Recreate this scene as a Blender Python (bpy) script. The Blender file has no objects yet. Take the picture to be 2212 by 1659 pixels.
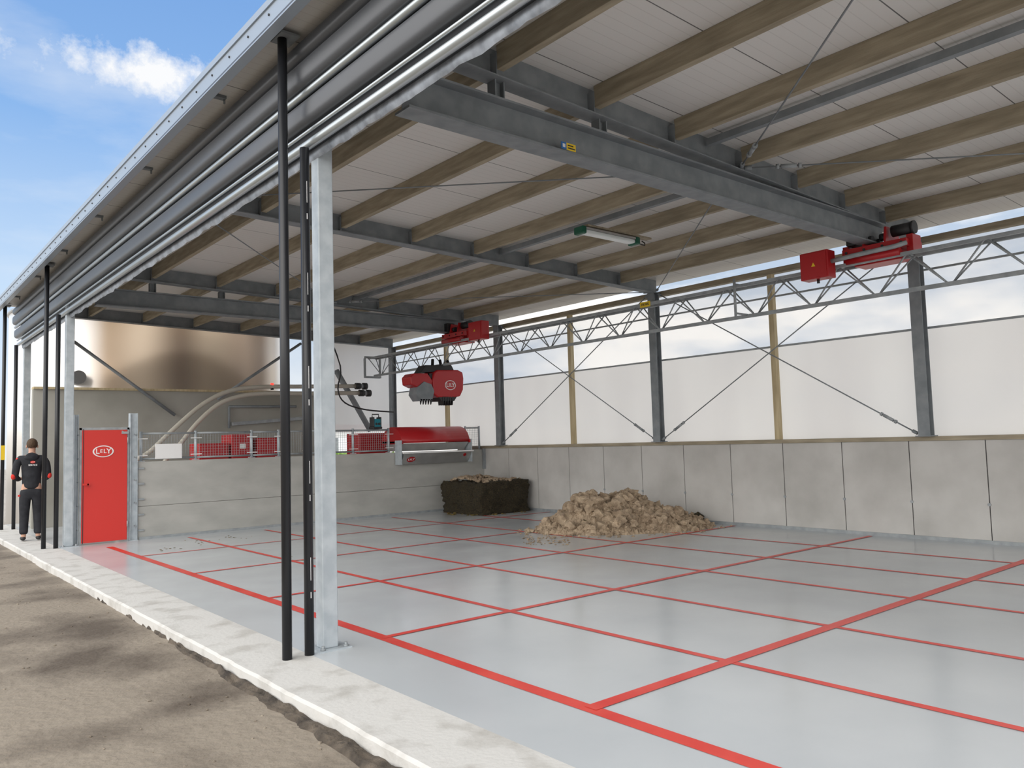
import bpy, bmesh, math, random
from mathutils import Vector, Matrix, noise
random.seed(7)
S=bpy.context.scene; C=S.collection
# ------------------------------------------------------------------ camera
HC=1.55; FP=1705.8
yaw,pit,rol=[math.radians(a) for a in (50.108,4.089,1.647)]
Fw=Vector((math.cos(pit)*math.cos(yaw),math.cos(pit)*math.sin(yaw),math.sin(pit)))
Rt=Vector((math.sin(yaw),-math.cos(yaw),0)); Dn=Fw.cross(Rt)
R2=math.cos(rol)*Rt+math.sin(rol)*Dn; D2=-math.sin(rol)*Rt+math.cos(rol)*Dn
cd=bpy.data.cameras.new('camera'); cam=bpy.data.objects.new('camera',cd); C.objects.link(cam)
cd.sensor_width=36; cd.lens=FP/2212*36; cd.clip_end=500
M=Matrix((R2,-D2,-Fw)).transposed().to_4x4(); M.translation=Vector((0,0,HC)); cam.matrix_world=M
S.camera=cam
def up(u,v,ax,val):
    "point of the real plane ax=val that a surveyed pixel shows"
    d=Fw+R2*((u-1106)/FP)+D2*((v-829.5)/FP); i='XYZ'.index(ax)
    c=Vector((0,0,HC)); return c+d*((val-c[i])/d[i])
# ------------------------------------------------------------------ materials
MT={}
def mat(name,col,rough=.6,metal=0,var=0,scale=5,col2=None,bump=0,bscale=None,spec=.5,stretch=None,detail=6,lo=.35,hi=.65):
    m=bpy.data.materials.new(name); m.use_nodes=True; n=m.node_tree.nodes; l=m.node_tree.links
    b=n['Principled BSDF']; b.inputs['Base Color'].default_value=(*col,1); b.inputs['Roughness'].default_value=rough
    b.inputs['Metallic'].default_value=metal; b.inputs['Specular IOR Level'].default_value=spec
    if col2 or bump:
        tc=n.new('ShaderNodeNewGeometry'); mp=n.new('ShaderNodeMapping'); l.new(tc.outputs['Position'],mp.inputs[0])
        if stretch: mp.inputs['Scale'].default_value=stretch
        nt=n.new('ShaderNodeTexNoise'); nt.inputs['Scale'].default_value=scale; nt.inputs['Detail'].default_value=detail
        l.new(mp.outputs[0],nt.inputs['Vector'])
        if col2:
            r=n.new('ShaderNodeValToRGB'); r.color_ramp.elements[0].color=(*col,1); r.color_ramp.elements[1].color=(*col2,1)
            r.color_ramp.elements[0].position=lo; r.color_ramp.elements[1].position=hi
            l.new(nt.outputs['Fac'],r.inputs[0]); l.new(r.outputs[0],b.inputs['Base Color'])
        if bump:
            n2=n.new('ShaderNodeTexNoise'); n2.inputs['Scale'].default_value=bscale or scale*3; n2.inputs['Detail'].default_value=6
            l.new(mp.outputs[0],n2.inputs['Vector'])
            bp=n.new('ShaderNodeBump'); bp.inputs['Strength'].default_value=bump; bp.inputs['Distance'].default_value=.02
            l.new(n2.outputs['Fac'],bp.inputs['Height']); l.new(bp.outputs[0],b.inputs['Normal'])
    MT[name]=m; return m
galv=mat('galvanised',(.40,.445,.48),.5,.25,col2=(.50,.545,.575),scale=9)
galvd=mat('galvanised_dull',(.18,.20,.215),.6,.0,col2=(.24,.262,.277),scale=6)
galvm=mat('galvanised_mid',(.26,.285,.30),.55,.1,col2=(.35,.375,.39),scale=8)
blackp=mat('black_pipe',(.012,.013,.016),.35)
anth=mat('anthracite_sheet',(.085,.090,.100),.36,.15)
tubem=mat('bright_tube',(.46,.50,.52),.3,.7)
wood=mat('timber',(.235,.20,.14),.75,col2=(.40,.345,.25),scale=3,stretch=(6,.7,6),bump=.15,bscale=20,lo=.3,hi=.7)
woodv=mat('timber_post',(.42,.34,.2),.75,col2=(.55,.46,.29),scale=3,stretch=(6,6,.7))
red=mat('red_paint',(.60,.028,.02),.4)
redd=mat('red_machine',(.42,.012,.016),.35)
white=mat('white_paint',(.8,.8,.8),.5)
stain=mat('stainless',(.50,.50,.49),.35,.6,col2=(.60,.60,.59),scale=4)
dark=mat('dark_machine',(.02,.02,.022),.5)
concw=mat('concrete_wall',(.345,.345,.325),.85,col2=(.45,.445,.42),scale=1.6,bump=.12,bscale=9,stretch=(1,1,2.2),lo=.3,hi=.7)
concb=mat('concrete_panels',(.40,.39,.37),.85,col2=(.53,.52,.50),scale=1.5,bump=.15,bscale=10,lo=.25,hi=.62,detail=9)
concg=mat('concrete_gable',(.29,.285,.25),.85,col2=(.37,.365,.33),scale=.9)
apron=mat('concrete_apron',(.40,.385,.355),.85,col2=(.59,.58,.555),scale=4,bump=.18,bscale=30,lo=.25,hi=.5,detail=12)
soil=mat('soil',(.105,.083,.063),.95,col2=(.27,.23,.182),scale=.9,bump=.8,bscale=18,lo=.34,hi=.53,detail=12)
soild=mat('soil_dark',(.04,.032,.025),.97,col2=(.13,.105,.08),scale=7,bump=1,bscale=30)
field=mat('pale_ground',(.33,.30,.26),.95,col2=(.42,.39,.35),scale=.3)
leafm=mat('hedge_leaves',(.06,.14,.02),.8,col2=(.22,.36,.06),scale=9)
yellow=mat('yellow',(.8,.55,.02),.5); blue=mat('blue',(.03,.16,.45),.5); teal=mat('teal',(.0,.18,.24),.5)
green=mat('lamp_green',(.01,.10,.06),.4); beige=mat('beige_pipe',(.46,.435,.375),.45)
cloth=mat('black_cloth',(.012,.013,.017),.9,col2=(.022,.024,.03),scale=9,bump=.5,bscale=16)
skin=mat('skin',(.55,.32,.23),.6); hair=mat('hair',(.07,.04,.02),.8,bump=.6,bscale=60)
redcl=mat('red_cloth',(.6,.03,.02),.8)
grain=mat('crumbled_feed',(.22,.16,.105),.95,col2=(.45,.35,.245),scale=7,bump=1,bscale=36,lo=.3,hi=.65)
silage=mat('dark_silage',(.010,.008,.005),.95,col2=(.06,.045,.02),scale=30,bump=1,bscale=45,stretch=(1,1,3))
peel=mat('leaf_debris',(.14,.10,.03),.9)
diff=mat('lamp_diffuser',(.75,.80,.80),.3)
flap=mat('flap_sheet',(.20,.22,.25),.35,.3,col2=(.38,.41,.46),scale=9)
# painted floor
m=mat('painted_floor',(.485,.515,.54),.22,col2=(.54,.57,.59),scale=.8,spec=.5)
n=m.node_tree.nodes; l=m.node_tree.links
g=n.new('ShaderNodeNewGeometry'); nz=n.new('ShaderNodeTexNoise'); nz.inputs['Scale'].default_value=.9; nz.inputs['Detail'].default_value=4
l.new(g.outputs['Position'],nz.inputs['Vector']); mr=n.new('ShaderNodeMapRange'); mr.inputs['From Min'].default_value=.3; mr.inputs['From Max'].default_value=.7
mr.inputs['To Min'].default_value=.15; mr.inputs['To Max'].default_value=.27; l.new(nz.outputs['Fac'],mr.inputs['Value']); l.new(mr.outputs[0],n['Principled BSDF'].inputs['Roughness'])
floorm=m; redline=mat('red_floor_paint',(.64,.035,.025),.35,col2=(.72,.07,.05),scale=3)
# ceiling: ribbed sandwich panels, joints every 1.07 m
m=mat('roof_panel',(.62,.60,.57),.5); n=m.node_tree.nodes; l=m.node_tree.links
g=n.new('ShaderNodeNewGeometry'); sp=n.new('ShaderNodeSeparateXYZ'); l.new(g.outputs['Position'],sp.inputs[0])
def mth(op,a,b=None):
    q=n.new('ShaderNodeMath'); q.operation=op
    for i,x in enumerate((a,b)):
        if x is None: continue
        if isinstance(x,(int,float)): q.inputs[i].default_value=x
        else: l.new(x,q.inputs[i])
    return q.outputs[0]
j=mth('LESS_THAN',mth('FRACT',mth('DIVIDE',mth('ADD',sp.outputs['Y'],20),1.07)),.010)
rb=mth('LESS_THAN',mth('FRACT',mth('DIVIDE',mth('ADD',sp.outputs['Y'],20),.107)),.08)
mx=n.new('ShaderNodeMixRGB'); mx.inputs[1].default_value=(.68,.67,.65,1); mx.inputs[2].default_value=(.60,.59,.57,1); l.new(rb,mx.inputs[0])
mx2=n.new('ShaderNodeMixRGB'); mx2.inputs[2].default_value=(.14,.14,.14,1); l.new(mx.outputs[0],mx2.inputs[1]); l.new(j,mx2.inputs[0])
l.new(mx2.outputs[0],n['Principled BSDF'].inputs['Base Color']); roofm=m
def sheet(name,col,transl,clear,streak=False):
    m=bpy.data.materials.new(name); m.use_nodes=True; n=m.node_tree.nodes; l=m.node_tree.links
    for x in list(n): n.remove(x)
    o=n.new('ShaderNodeOutputMaterial'); t=n.new('ShaderNodeBsdfTranslucent'); t.inputs[0].default_value=(*col,1)
    d=n.new('ShaderNodeBsdfPrincipled'); d.inputs['Base Color'].default_value=(*col,1); d.inputs['Roughness'].default_value=.25
    tr=n.new('ShaderNodeBsdfTransparent'); a=n.new('ShaderNodeMixShader'); b=n.new('ShaderNodeMixShader')
    a.inputs[0].default_value=transl; b.inputs[0].default_value=clear
    if streak:
        g=n.new('ShaderNodeNewGeometry'); mp=n.new('ShaderNodeMapping'); mp.inputs['Scale'].default_value=(1,1.2,.3); l.new(g.outputs['Position'],mp.inputs[0])
        q=n.new('ShaderNodeTexNoise'); q.inputs['Scale'].default_value=.8; q.inputs['Detail'].default_value=2; l.new(mp.outputs[0],q.inputs['Vector'])
        r=n.new('ShaderNodeValToRGB'); r.color_ramp.elements[0].color=(col[0]*.93,col[1]*.925,col[2]*.93,1); r.color_ramp.elements[1].color=(*col,1); r.color_ramp.elements[0].position=.3; r.color_ramp.elements[1].position=.7
        l.new(q.outputs['Fac'],r.inputs[0]); l.new(r.outputs[0],t.inputs[0]); l.new(r.outputs[0],d.inputs['Base Color'])
    l.new(d.outputs[0],a.inputs[1]); l.new(t.outputs[0],a.inputs[2]); l.new(a.outputs[0],b.inputs[1]); l.new(tr.outputs[0],b.inputs[2]); l.new(b.outputs[0],o.inputs[0])
    return m
poly=sheet('translucent_sheet',(.98,.965,.94),.82,.18,True)
clear=sheet('clear_sheet',(.93,.93,.93),.7,.72)
gclear=sheet('gable_sheet',(.9,.89,.87),.7,.93)
# ------------------------------------------------------------------ mesh builder
ORG={}
class MB:
    def __init__(s): s.bm=bmesh.new(); s.mi=0; s.mats=[]
    def m(s,mt):
        if mt not in s.mats: s.mats.append(mt)
        s.mi=s.mats.index(mt); return s
    def face(s,pts,smooth=False):
        f=s.bm.faces.new([s.bm.verts.new(Vector(p)) for p in pts]); f.material_index=s.mi; f.smooth=smooth; return s
    def hexa(s,P):
        v=[s.bm.verts.new(Vector(p)) for p in P]
        for q in ((0,3,2,1),(4,5,6,7),(0,1,5,4),(1,2,6,5),(2,3,7,6),(3,0,4,7)):
            f=s.bm.faces.new([v[i] for i in q]); f.material_index=s.mi
        return s
    def box(s,a,b):
        x0,y0,z0=[min(a[i],b[i]) for i in range(3)]; x1,y1,z1=[max(a[i],b[i]) for i in range(3)]
        return s.hexa([(x0,y0,z0),(x1,y0,z0),(x1,y1,z0),(x0,y1,z0),(x0,y0,z1),(x1,y0,z1),(x1,y1,z1),(x0,y1,z1)])
    def sweep(s,prof,p0,p1,upv=(0,0,1),smooth=False):
        "closed 2-D profile (side,up) swept from p0 to p1"
        p0,p1=Vector(p0),Vector(p1); d=(p1-p0).normalized(); sd=d.cross(Vector(upv)).normalized(); u=sd.cross(d)
        A=[s.bm.verts.new(p0+sd*x+u*y) for x,y in prof]; B=[s.bm.verts.new(p1+sd*x+u*y) for x,y in prof]; k=len(prof)
        for i in range(k):
            f=s.bm.faces.new((A[i],A[(i+1)%k],B[(i+1)%k],B[i])); f.material_index=s.mi; f.smooth=smooth
        for q in (A[::-1],B):
            f=s.bm.faces.new(q); f.material_index=s.mi
        return s
    def bar(s,p0,p1,w,h,upv=(0,0,1)): return s.sweep([(-w/2,-h/2),(w/2,-h/2),(w/2,h/2),(-w/2,h/2)],p0,p1,upv)
    def ibeam(s,p0,p1,w,h,t=.012,tw=.008,upv=(0,0,1)):
        a=w/2;b=h/2;c=tw/2
        return s.sweep([(-a,-b),(a,-b),(a,-b+t),(c,-b+t),(c,b-t),(a,b-t),(a,b),(-a,b),(-a,b-t),(-c,b-t),(-c,-b+t),(-a,-b+t)],p0,p1,upv)
    def cyl(s,p0,p1,r,k=16,upv=None):
        d=Vector(p1)-Vector(p0); u=upv or ((1,0,0) if abs(d.normalized().z)>.9 else (0,0,1))
        return s.sweep([(r*math.cos(6.28318*i/k),r*math.sin(6.28318*i/k)) for i in range(k)],p0,p1,u,True)
    def path(s,pts,r,k=10):
        pts=[Vector(p) for p in pts]; rings=[]
        for i,p in enumerate(pts):
            d=(pts[min(i+1,len(pts)-1)]-pts[max(i-1,0)]).normalized(); u=Vector((0,0,1)) if abs(d.z)<.95 else Vector((0,1,0))
            sd=d.cross(u).normalized(); w=sd.cross(d)
            rings.append([s.bm.verts.new(p+sd*r*math.cos(6.28318*j/k)+w*r*math.sin(6.28318*j/k)) for j in range(k)])
        for a,b in zip(rings,rings[1:]):
            for j in range(k):
                f=s.bm.faces.new((a[j],a[(j+1)%k],b[(j+1)%k],b[j])); f.smooth=True; f.material_index=s.mi
        for q in (rings[0][::-1],rings[-1]): 
            f=s.bm.faces.new(q); f.material_index=s.mi
        return s
    def prism(s,poly,y0,y1):
        "polygon in (x,z) extruded along y"
        A=[s.bm.verts.new((x,y0,z)) for x,z in poly]; B=[s.bm.verts.new((x,y1,z)) for x,z in poly]; k=len(poly)
        for i in range(k):
            f=s.bm.faces.new((A[i],A[(i+1)%k],B[(i+1)%k],B[i])); f.material_index=s.mi
        for q in (A[::-1],B):
            f=s.bm.faces.new(q); f.material_index=s.mi
        return s
    def ball(s,c,r,sub=2,amp=.25,sq=(1,1,1)):
        r0=bmesh.ops.create_icosphere(s.bm,subdivisions=sub,radius=1)
        off=Vector((random.random()*99,random.random()*99,0))
        for v in r0['verts']:
            k=1+amp*2*noise.noise(v.co*1.3+off)+amp*noise.noise(v.co*3.5+off)
            v.co=Vector(c)+Vector((v.co.x*sq[0],v.co.y*sq[1],v.co.z*sq[2]))*r*k
            for f in v.link_faces: f.material_index=s.mi
        return s
    def build(s,name,parent=None,bevel=0,kind=None,label=None,cat=None,group=None,smooth=False):
        bmesh.ops.recalc_face_normals(s.bm,faces=s.bm.faces[:])
        me=bpy.data.meshes.new(name)
        xs=[v.co for v in s.bm.verts]
        if parent is None:
            org=Vector(((min(c.x for c in xs)+max(c.x for c in xs))/2,(min(c.y for c in xs)+max(c.y for c in xs))/2,min(c.z for c in xs)))
        else: org=ORG[parent.name]
        bmesh.ops.translate(s.bm,verts=s.bm.verts[:],vec=-org)
        if smooth:
            for f in s.bm.faces: f.smooth=True
        s.bm.to_mesh(me); s.bm.free()
        for q in s.mats: me.materials.append(q)
        o=bpy.data.objects.new(name,me); C.objects.link(o); ORG[o.name]=org
        if parent is None: o.location=org
        else: o.parent=parent
        if bevel:
            b=o.modifiers.new('b','BEVEL'); b.width=bevel; b.segments=2; b.limit_method='ANGLE'
        if kind: o['kind']=kind
        if label: o['label']=label
        if cat: o['category']=cat
        if group: o['group']=group
        return o
def N(mt): return MB().m(mt)
def thing(name,label,cat,loc,group=None):
    o=bpy.data.objects.new(name,None); C.objects.link(o); o.location=loc; ORG[o.name]=Vector(loc); o.empty_display_size=.1
    o['label']=label; o['category']=cat
    if group: o['group']=group
    return o
def text_into(name,body,size,mt,loc,rot,parent,sx=1,ext=.002):
    cu=bpy.data.curves.new(name,'FONT'); cu.body=body; cu.size=size; cu.align_x='CENTER'; cu.align_y='CENTER'; cu.extrude=ext; cu.offset=size*.012
    t=bpy.data.objects.new('tmp',cu); C.objects.link(t); bpy.context.view_layer.update()
    me=bpy.data.meshes.new_from_object(t.evaluated_get(bpy.context.evaluated_depsgraph_get())); bpy.data.objects.remove(t)
    me.transform(Matrix.Translation(Vector(loc)-ORG[parent.name])@rot.to_4x4()@Matrix.Diagonal((sx,1,1,1)))
    me.materials.clear(); me.materials.append(mt)
    o=bpy.data.objects.new(name,me); C.objects.link(o); o.parent=parent; ORG[o.name]=ORG[parent.name]; return o
FRONT=Matrix.Rotation(math.pi/2,4,'X')     # faces -Y
FACEX=Matrix.Rotation(-math.pi/2,4,'Z')@Matrix.Rotation(math.pi/2,4,'X')  # faces -X
def oval(name,cx,cz,y,w,h,parent,ringm,inm,letm,rot=FRONT):
    k=40; o=N(ringm)
    R=rot.to_3x3(); c0=Vector((cx,y,cz))
    def P(a,sx,d): return c0+R@Vector((sx*w/2*math.cos(a),sx*h/2*math.sin(a),d))
    o.face([P(6.28318*i/k,1,.003) for i in range(k)]); o.m(inm).face([P(6.28318*i/k,.86,.005) for i in range(k)])
    e=o.build(name,parent)
    for ch,dx,sz in (('L',-.27,.62),('E',-.09,.42),('L',.08,.5),('Y',.26,.62)):
        text_into('logo_letter',ch,h*sz*1.0,letm,c0+R@Vector((dx*w,0,.007)),rot,e)
    return e
# ------------------------------------------------------------------ measures
XB=11.60; YL=15.0; RY=[.05,4.80,9.55,14.30,19.05]; PX=[2.81,3.92,5.03,6.15,7.27,8.38,9.48,10.56]
YE=19.9
def zp(x): return 4.51-.029*(x-3.92)
ORD=['first','second','third','fourth','fifth','sixth','seventh','eighth','ninth','tenth','eleventh','twelfth','thirteenth','fourteenth']
# ------------------------------------------------------------------ setting
b=N(soil)
nx,ny=46,90
def gz(x,y): return -.095+.012*noise.noise(Vector((x*.5,y*.5,0)))+.008*noise.noise(Vector((x*2.2,y*2.2,3)))+.008*noise.noise(Vector((x*7,y*7,5)))
V=[[b.bm.verts.new((-9+11.25*i/nx,-3+33*j_/ny,gz(-9+11.25*i/nx,-3+33*j_/ny))) for j_ in range(ny+1)] for i in range(nx+1)]
for i in range(nx):
    for j_ in range(ny):
        f=b.bm.faces.new((V[i][j_],V[i+1][j_],V[i+1][j_+1],V[i][j_+1])); f.smooth=True; f.material_index=0
b.build('ground_yard',kind='structure')
N(field).box((-60,-60,-.5),(90,120,-.3)).build('ground_field',kind='structure')
b=N(soild); prev=None; Y=-1
while Y<10:
    w=.19*(1-.75*max(0,min(1,(Y-3.5)/5)))+.05*noise.noise(Vector((Y*1.7,0,0)))+.03*noise.noise(Vector((Y*7,0,0)))
    row=[b.bm.verts.new((2.2-w*k/7,Y,-.095+.025*math.sin(k/7*3.1)+.03*noise.noise(Vector((k*.9,Y*7,1)))-(0 if k<7 else .03))) for k in range(8)]
    if prev:
        for k in range(7):
            f=b.bm.faces.new((prev[k],prev[k+1],row[k+1],row[k])); f.smooth=True
    prev=row; Y+=.06
b.build('soil_bank',kind='structure')
b=N(apron); prev=None; Y=-4.
while Y<21:
    e=2.15+.015*noise.noise(Vector((Y*1.3,4,0)))+.012*noise.noise(Vector((Y*6,4,0)))
    row=[b.bm.verts.new(p) for p in ((2.66,Y,0),(e+.02,Y,0),(e,Y,-.015),(e+.01,Y,-.3))]
    if prev:
        for k in range(3): b.bm.faces.new((prev[k],prev[k+1],row[k+1],row[k]))
    prev=row; Y+=.1
b.build('floor_apron',kind='structure')
b=N(floorm).box((2.66,-4,-.3),(XB+.2,21,.0)); b.m(redline)
def strip(pts,w):
    pts=[Vector(p) for p in pts]
    for p,q in zip(pts,pts[1:]):
        d=(q-p).normalized(); s_=Vector((-d.y,d.x,0))*w/2
        b.face([p-s_,q-s_,q+s_,p+s_])
z=.003
strip([(3.29,-2,z),(3.29,4.2,z),(3.31,5.6,z),(3.27,14.3,z)],.105)
for x,w in ((4.63,.065),(6.02,.06),(7.50,.06),(8.80,.06),(10.15,.06)): strip([(x,-2,z+.001),(x,14.6,z+.001)],w)
for y,w in ((.98,.095),(3.32,.095),(5.66,.07),(7.99,.06),(10.30,.055),(12.62,.05)): strip([(3.29,y,z+.002),(XB-.1,y,z+.002)],w)
b.build('floor',kind='structure')
# back wall: metre wide precast panels
b=N(concb); yy=-3.92
while yy<15.2:
    b.box((XB,yy+.006,-.3),(XB+.2,yy+.994,1.38)); yy+=1.0
b.m(dark).box((XB+.02,-3.9,-.2),(XB+.18,15.2,1.37))
wb=b.build('wall_back',kind='structure',bevel=.006)
b=N(galvm)
for yv in range(3,12): b.cyl((XB-.012,yv+.08,.52),(XB,yv+.08,.52),.022,10)
b.build('wall_bolt_caps',wb)
N(galvm).box((XB-.02,-3.9,0),(XB+.0,15,.05)).build('baseboard_back',kind='structure')
N(galvm).box((3.9,YL-.02,0),(XB,YL,.045)).build('baseboard_left',kind='structure')
N(wood).box((XB-.03,-3.9,1.38),(XB+.2,19.2,1.44)).build('trim_sill',kind='structure')
N(wood).box((XB+.02,-3.9,4.18),(XB+.14,19.2,4.27)).build('trim_wall_top',kind='structure')
b=N(poly).box((XB+.15,-3.9,1.44),(XB+.152,19.2,2.975)); b.build('wall_back_sheet',kind='structure')
b=N(clear).box((XB+.15,-3.9,2.985),(XB+.152,19.2,4.22)); b.build('window_1',kind='structure')
b=N(galvm).box((XB+.12,-3.9,2.965),(XB+.15,19.2,2.995)).box((XB+.1,-3.9,3.80),(XB+.14,19.2,3.825)); b.build('trim_wall_rail',kind='structure')
# left wall
b=N(concw)
for k in range(2): b.box((3.88,YL,-.2+.78*k),(XB,YL+.16,.575+.785*k))
wl=b.build('wall_left',kind='structure',bevel=.004)
# gable
N(concg).box((2.9,19.2,-.3),(9.75,19.4,2.92)).build('wall_gable',kind='structure')
N(woodv).box((2.9,19.14,2.92),(9.8,19.42,2.97)).build('trim_gable',kind='structure')
b=N(gclear).box((2.9,19.22,2.97),(9.78,19.222,4.8)).m(poly).box((9.78,19.22,1.9),(XB+.1,19.222,4.6)); b.build('window_2',kind='structure')
# roof
def roofpts(x0,x1,y0,y1,a,t): return [(x0,y0,zp(x0)+a),(x1,y0,zp(x1)+a),(x1,y1,zp(x1)+a),(x0,y1,zp(x0)+a),(x0,y0,zp(x0)+a+t),(x1,y0,zp(x1)+a+t),(x1,y1,zp(x1)+a+t),(x0,y1,zp(x0)+a+t)]
N(roofm).hexa(roofpts(2.31,12.0,-4.,YE,.20,.07)).build('ceiling',kind='structure')
lt=mat('trim_light',(.33,.38,.44),.35,.2)
b=N(lt).box((2.285,-4,4.63),(2.305,YE,4.83)).box((2.272,-4,4.79),(2.286,YE,4.845)).box((2.275,-4,4.62),(2.36,YE,4.632))
b.m(anth).box((2.280,-4,4.632),(2.286,YE,4.655)).m(dark)
for k in range(52): b.cyl((2.286,-1+k*.4,4.73),(2.276,-1+k*.4,4.73),.009,6)
b.build('trim_fascia',kind='structure')
# ------------------------------------------------------------------ silo behind the gable
m=mat('silo_painted_reflections',(.3,.2,.1),.3,.35); n=m.node_tree.nodes; l=m.node_tree.links
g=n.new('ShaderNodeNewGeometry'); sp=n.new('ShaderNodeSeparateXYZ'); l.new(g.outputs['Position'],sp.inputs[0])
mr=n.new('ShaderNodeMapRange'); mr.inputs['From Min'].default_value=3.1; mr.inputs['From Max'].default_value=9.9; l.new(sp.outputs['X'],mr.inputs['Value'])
r=n.new('ShaderNodeValToRGB'); l.new(mr.outputs[0],r.inputs[0]); E=r.color_ramp.elements; r.color_ramp.interpolation='EASE'  # brown and silver reflections of the tank painted as colour bands
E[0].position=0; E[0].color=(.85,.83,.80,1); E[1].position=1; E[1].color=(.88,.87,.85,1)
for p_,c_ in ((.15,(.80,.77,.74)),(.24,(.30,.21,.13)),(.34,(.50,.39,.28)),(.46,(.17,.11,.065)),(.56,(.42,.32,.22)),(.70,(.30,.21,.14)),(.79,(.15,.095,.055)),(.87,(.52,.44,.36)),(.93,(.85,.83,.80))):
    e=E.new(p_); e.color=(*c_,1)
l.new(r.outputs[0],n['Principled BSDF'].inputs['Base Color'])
t=thing('silo','large metal tank with painted brown and silver reflections, standing outside behind the gable wall','silo',(6.6,23.8,-.3))
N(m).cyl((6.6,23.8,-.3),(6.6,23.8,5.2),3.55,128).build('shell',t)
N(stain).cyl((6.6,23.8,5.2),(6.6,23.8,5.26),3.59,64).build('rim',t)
N(dark).cyl((4.1,20.95,3.35),(4.1,21.4,3.35),.16,20).build('hatch',t)
# ------------------------------------------------------------------ rafters, purlins, girders
bayname=['nearest roof bay','second roof bay','third roof bay','farthest roof bay']
for i,y in enumerate(RY[1:]):
    t=thing('roof_rafter',['grey steel roof rafter above the near crane beam, nearest of the rafters','grey steel roof rafter with no crane beam under it, second from the camera','grey steel roof rafter above the far crane beam','grey steel rafter over the gable wall, farthest from the camera'][i],'steel beam',(7.2,y,4.3))
    h=.27
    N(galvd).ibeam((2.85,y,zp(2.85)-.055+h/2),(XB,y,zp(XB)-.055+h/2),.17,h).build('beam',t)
    for x in PX:
        b=N(galvd)
        for s_ in (-1,1): b.box((x-.045,y+s_*.005,zp(x)-.04),(x-.038,y+s_*.085,zp(x)+.15))
        b.build('cleat',t)
Q=None
for i in range(4):
    for k,x in enumerate(PX):
        if Q is None:
            Q=N(wood).bar((0,-2.30,0),(0,2.30,0),.07,.20).build('roof_purlin',bevel=.004); Q.data.name='purlin'
            o=Q
        else: o=Q.copy(); C.objects.link(o)
        o.location=(x,(RY[i]+RY[i+1])/2,zp(x)+.0)
        o['label']='%s timber roof purlin from the roller curtain in the %s'%(ORD[k],bayname[i]); o['category']='roof beam'; o['group']='timber purlins in the '+bayname[i]
for i,x in ((0,6.7),(1,7.8),(2,7.8)):
    N(galvd).bar((x,RY[i]+.05,zp(x)+.12),(x,RY[i+1]-.05,zp(x)+.12),.07,.07).build('steel_tie',label='slim grey steel tie bar between timber purlins in the '+bayname[i],cat='steel beam')
def girder(y,x0,x1,label):
    t=thing('crane_girder',label,'crane beam',((x0+x1)/2,y,3.99))
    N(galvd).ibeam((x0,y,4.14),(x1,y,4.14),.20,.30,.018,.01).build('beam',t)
    for x in (x0+.9,x0+2.1):
        ztop=zp(x)-.05
        if ztop>4.31: N(galvd).ibeam((x,y,4.29),(x,y,ztop),.1,.1,upv=(1,0,0)).build('hanger',t)
    return t
g1=girder(4.82,3.05,10.62,'near overhead crane beam of grey steel with a small sticker')
g2=girder(14.42,3.05,10.62,'far overhead crane beam of grey steel above the left wall')
N(blue).box((4.56,4.711,4.012),(4.62,4.716,4.072)).m(yellow).box((4.62,4.711,4.012),(4.73,4.716,4.072)).m(white).box((4.575,4.709,4.027),(4.605,4.711,4.057)).m(dark).box((4.635,4.709,4.024),(4.72,4.711,4.034)).box((4.635,4.709,4.047),(4.70,4.711,4.057)).build('sticker',g1)
N(galvm).bar((2.88,-4,4.3),(2.88,YE-.1,4.3),.12,.35).build('edge_beam',label='long galvanised edge beam carried by the front columns behind the roller curtain',cat='steel beam')
# ------------------------------------------------------------------ back wall columns
for y,lab in ((4.80,'grey steel back column beside the near red crane trolley'),(9.58,'grey steel back column in the middle of the back wall'),(14.27,'grey steel back column behind the hanging red grab, near the wall corner'),(19.0,'farthest grey steel back column at the gable corner')):
    t=thing('wall_column',lab,'column',(XB-.09,y,1.44))
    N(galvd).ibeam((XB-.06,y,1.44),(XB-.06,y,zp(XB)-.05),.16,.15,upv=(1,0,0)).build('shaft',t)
    N(galvd).box((XB-.16,y-.11,1.44),(XB+.05,y+.11,1.455)).build('base_plate',t)
for y,lab in ((7.18,'tall timber post between the two right-hand steel columns'),(11.99,'slim timber post in the middle bay of the back wall'),(16.57,'slim timber post behind the hanging red grab')):
    N(woodv).box((XB+.03,y-.045,1.44),(XB+.12,y+.045,4.18)).build('timber_post',label=lab,cat='post')
def rod(p,q,lab,r=.010,turn=True):
    p,q=Vector(p),Vector(q); t=thing('brace_rod',lab,'brace rod',p); d=(q-p).normalized()
    N(galvd).cyl(p,q,r,8).build('rod',t)
    if turn:
        a=p+d*.35; N(galvm).cyl(a,a+d*.16,.024,8).cyl(a-d*.05,a-d*.02,.028,8).cyl(a+d*.18,a+d*.21,.028,8).build('turnbuckle',t)
    for e in (p,q): N(galvd).cyl(e-d*.03,e+d*.05,.025,8).build('end_plate',t)
XR=XB-.04
for (dx,y0,y1,z0,z1,lab) in ((0,4.95,9.45,1.5,4.2,'thin steel brace rod on the back wall falling to the foot of the near column'),(.07,9.43,4.92,1.5,4.2,'thin steel brace rod on the back wall rising right from the middle column'),
    (0,9.7,14.15,1.5,4.2,'thin steel brace rod on the back wall falling to the left of the middle column'),(.07,14.12,9.70,1.5,4.2,'thin steel brace rod rising from the far back column foot')):
    rod((XR-dx,y0,z0),(XR-dx,y1,z1),lab)
zr=lambda x:zp(x)-.02
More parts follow.
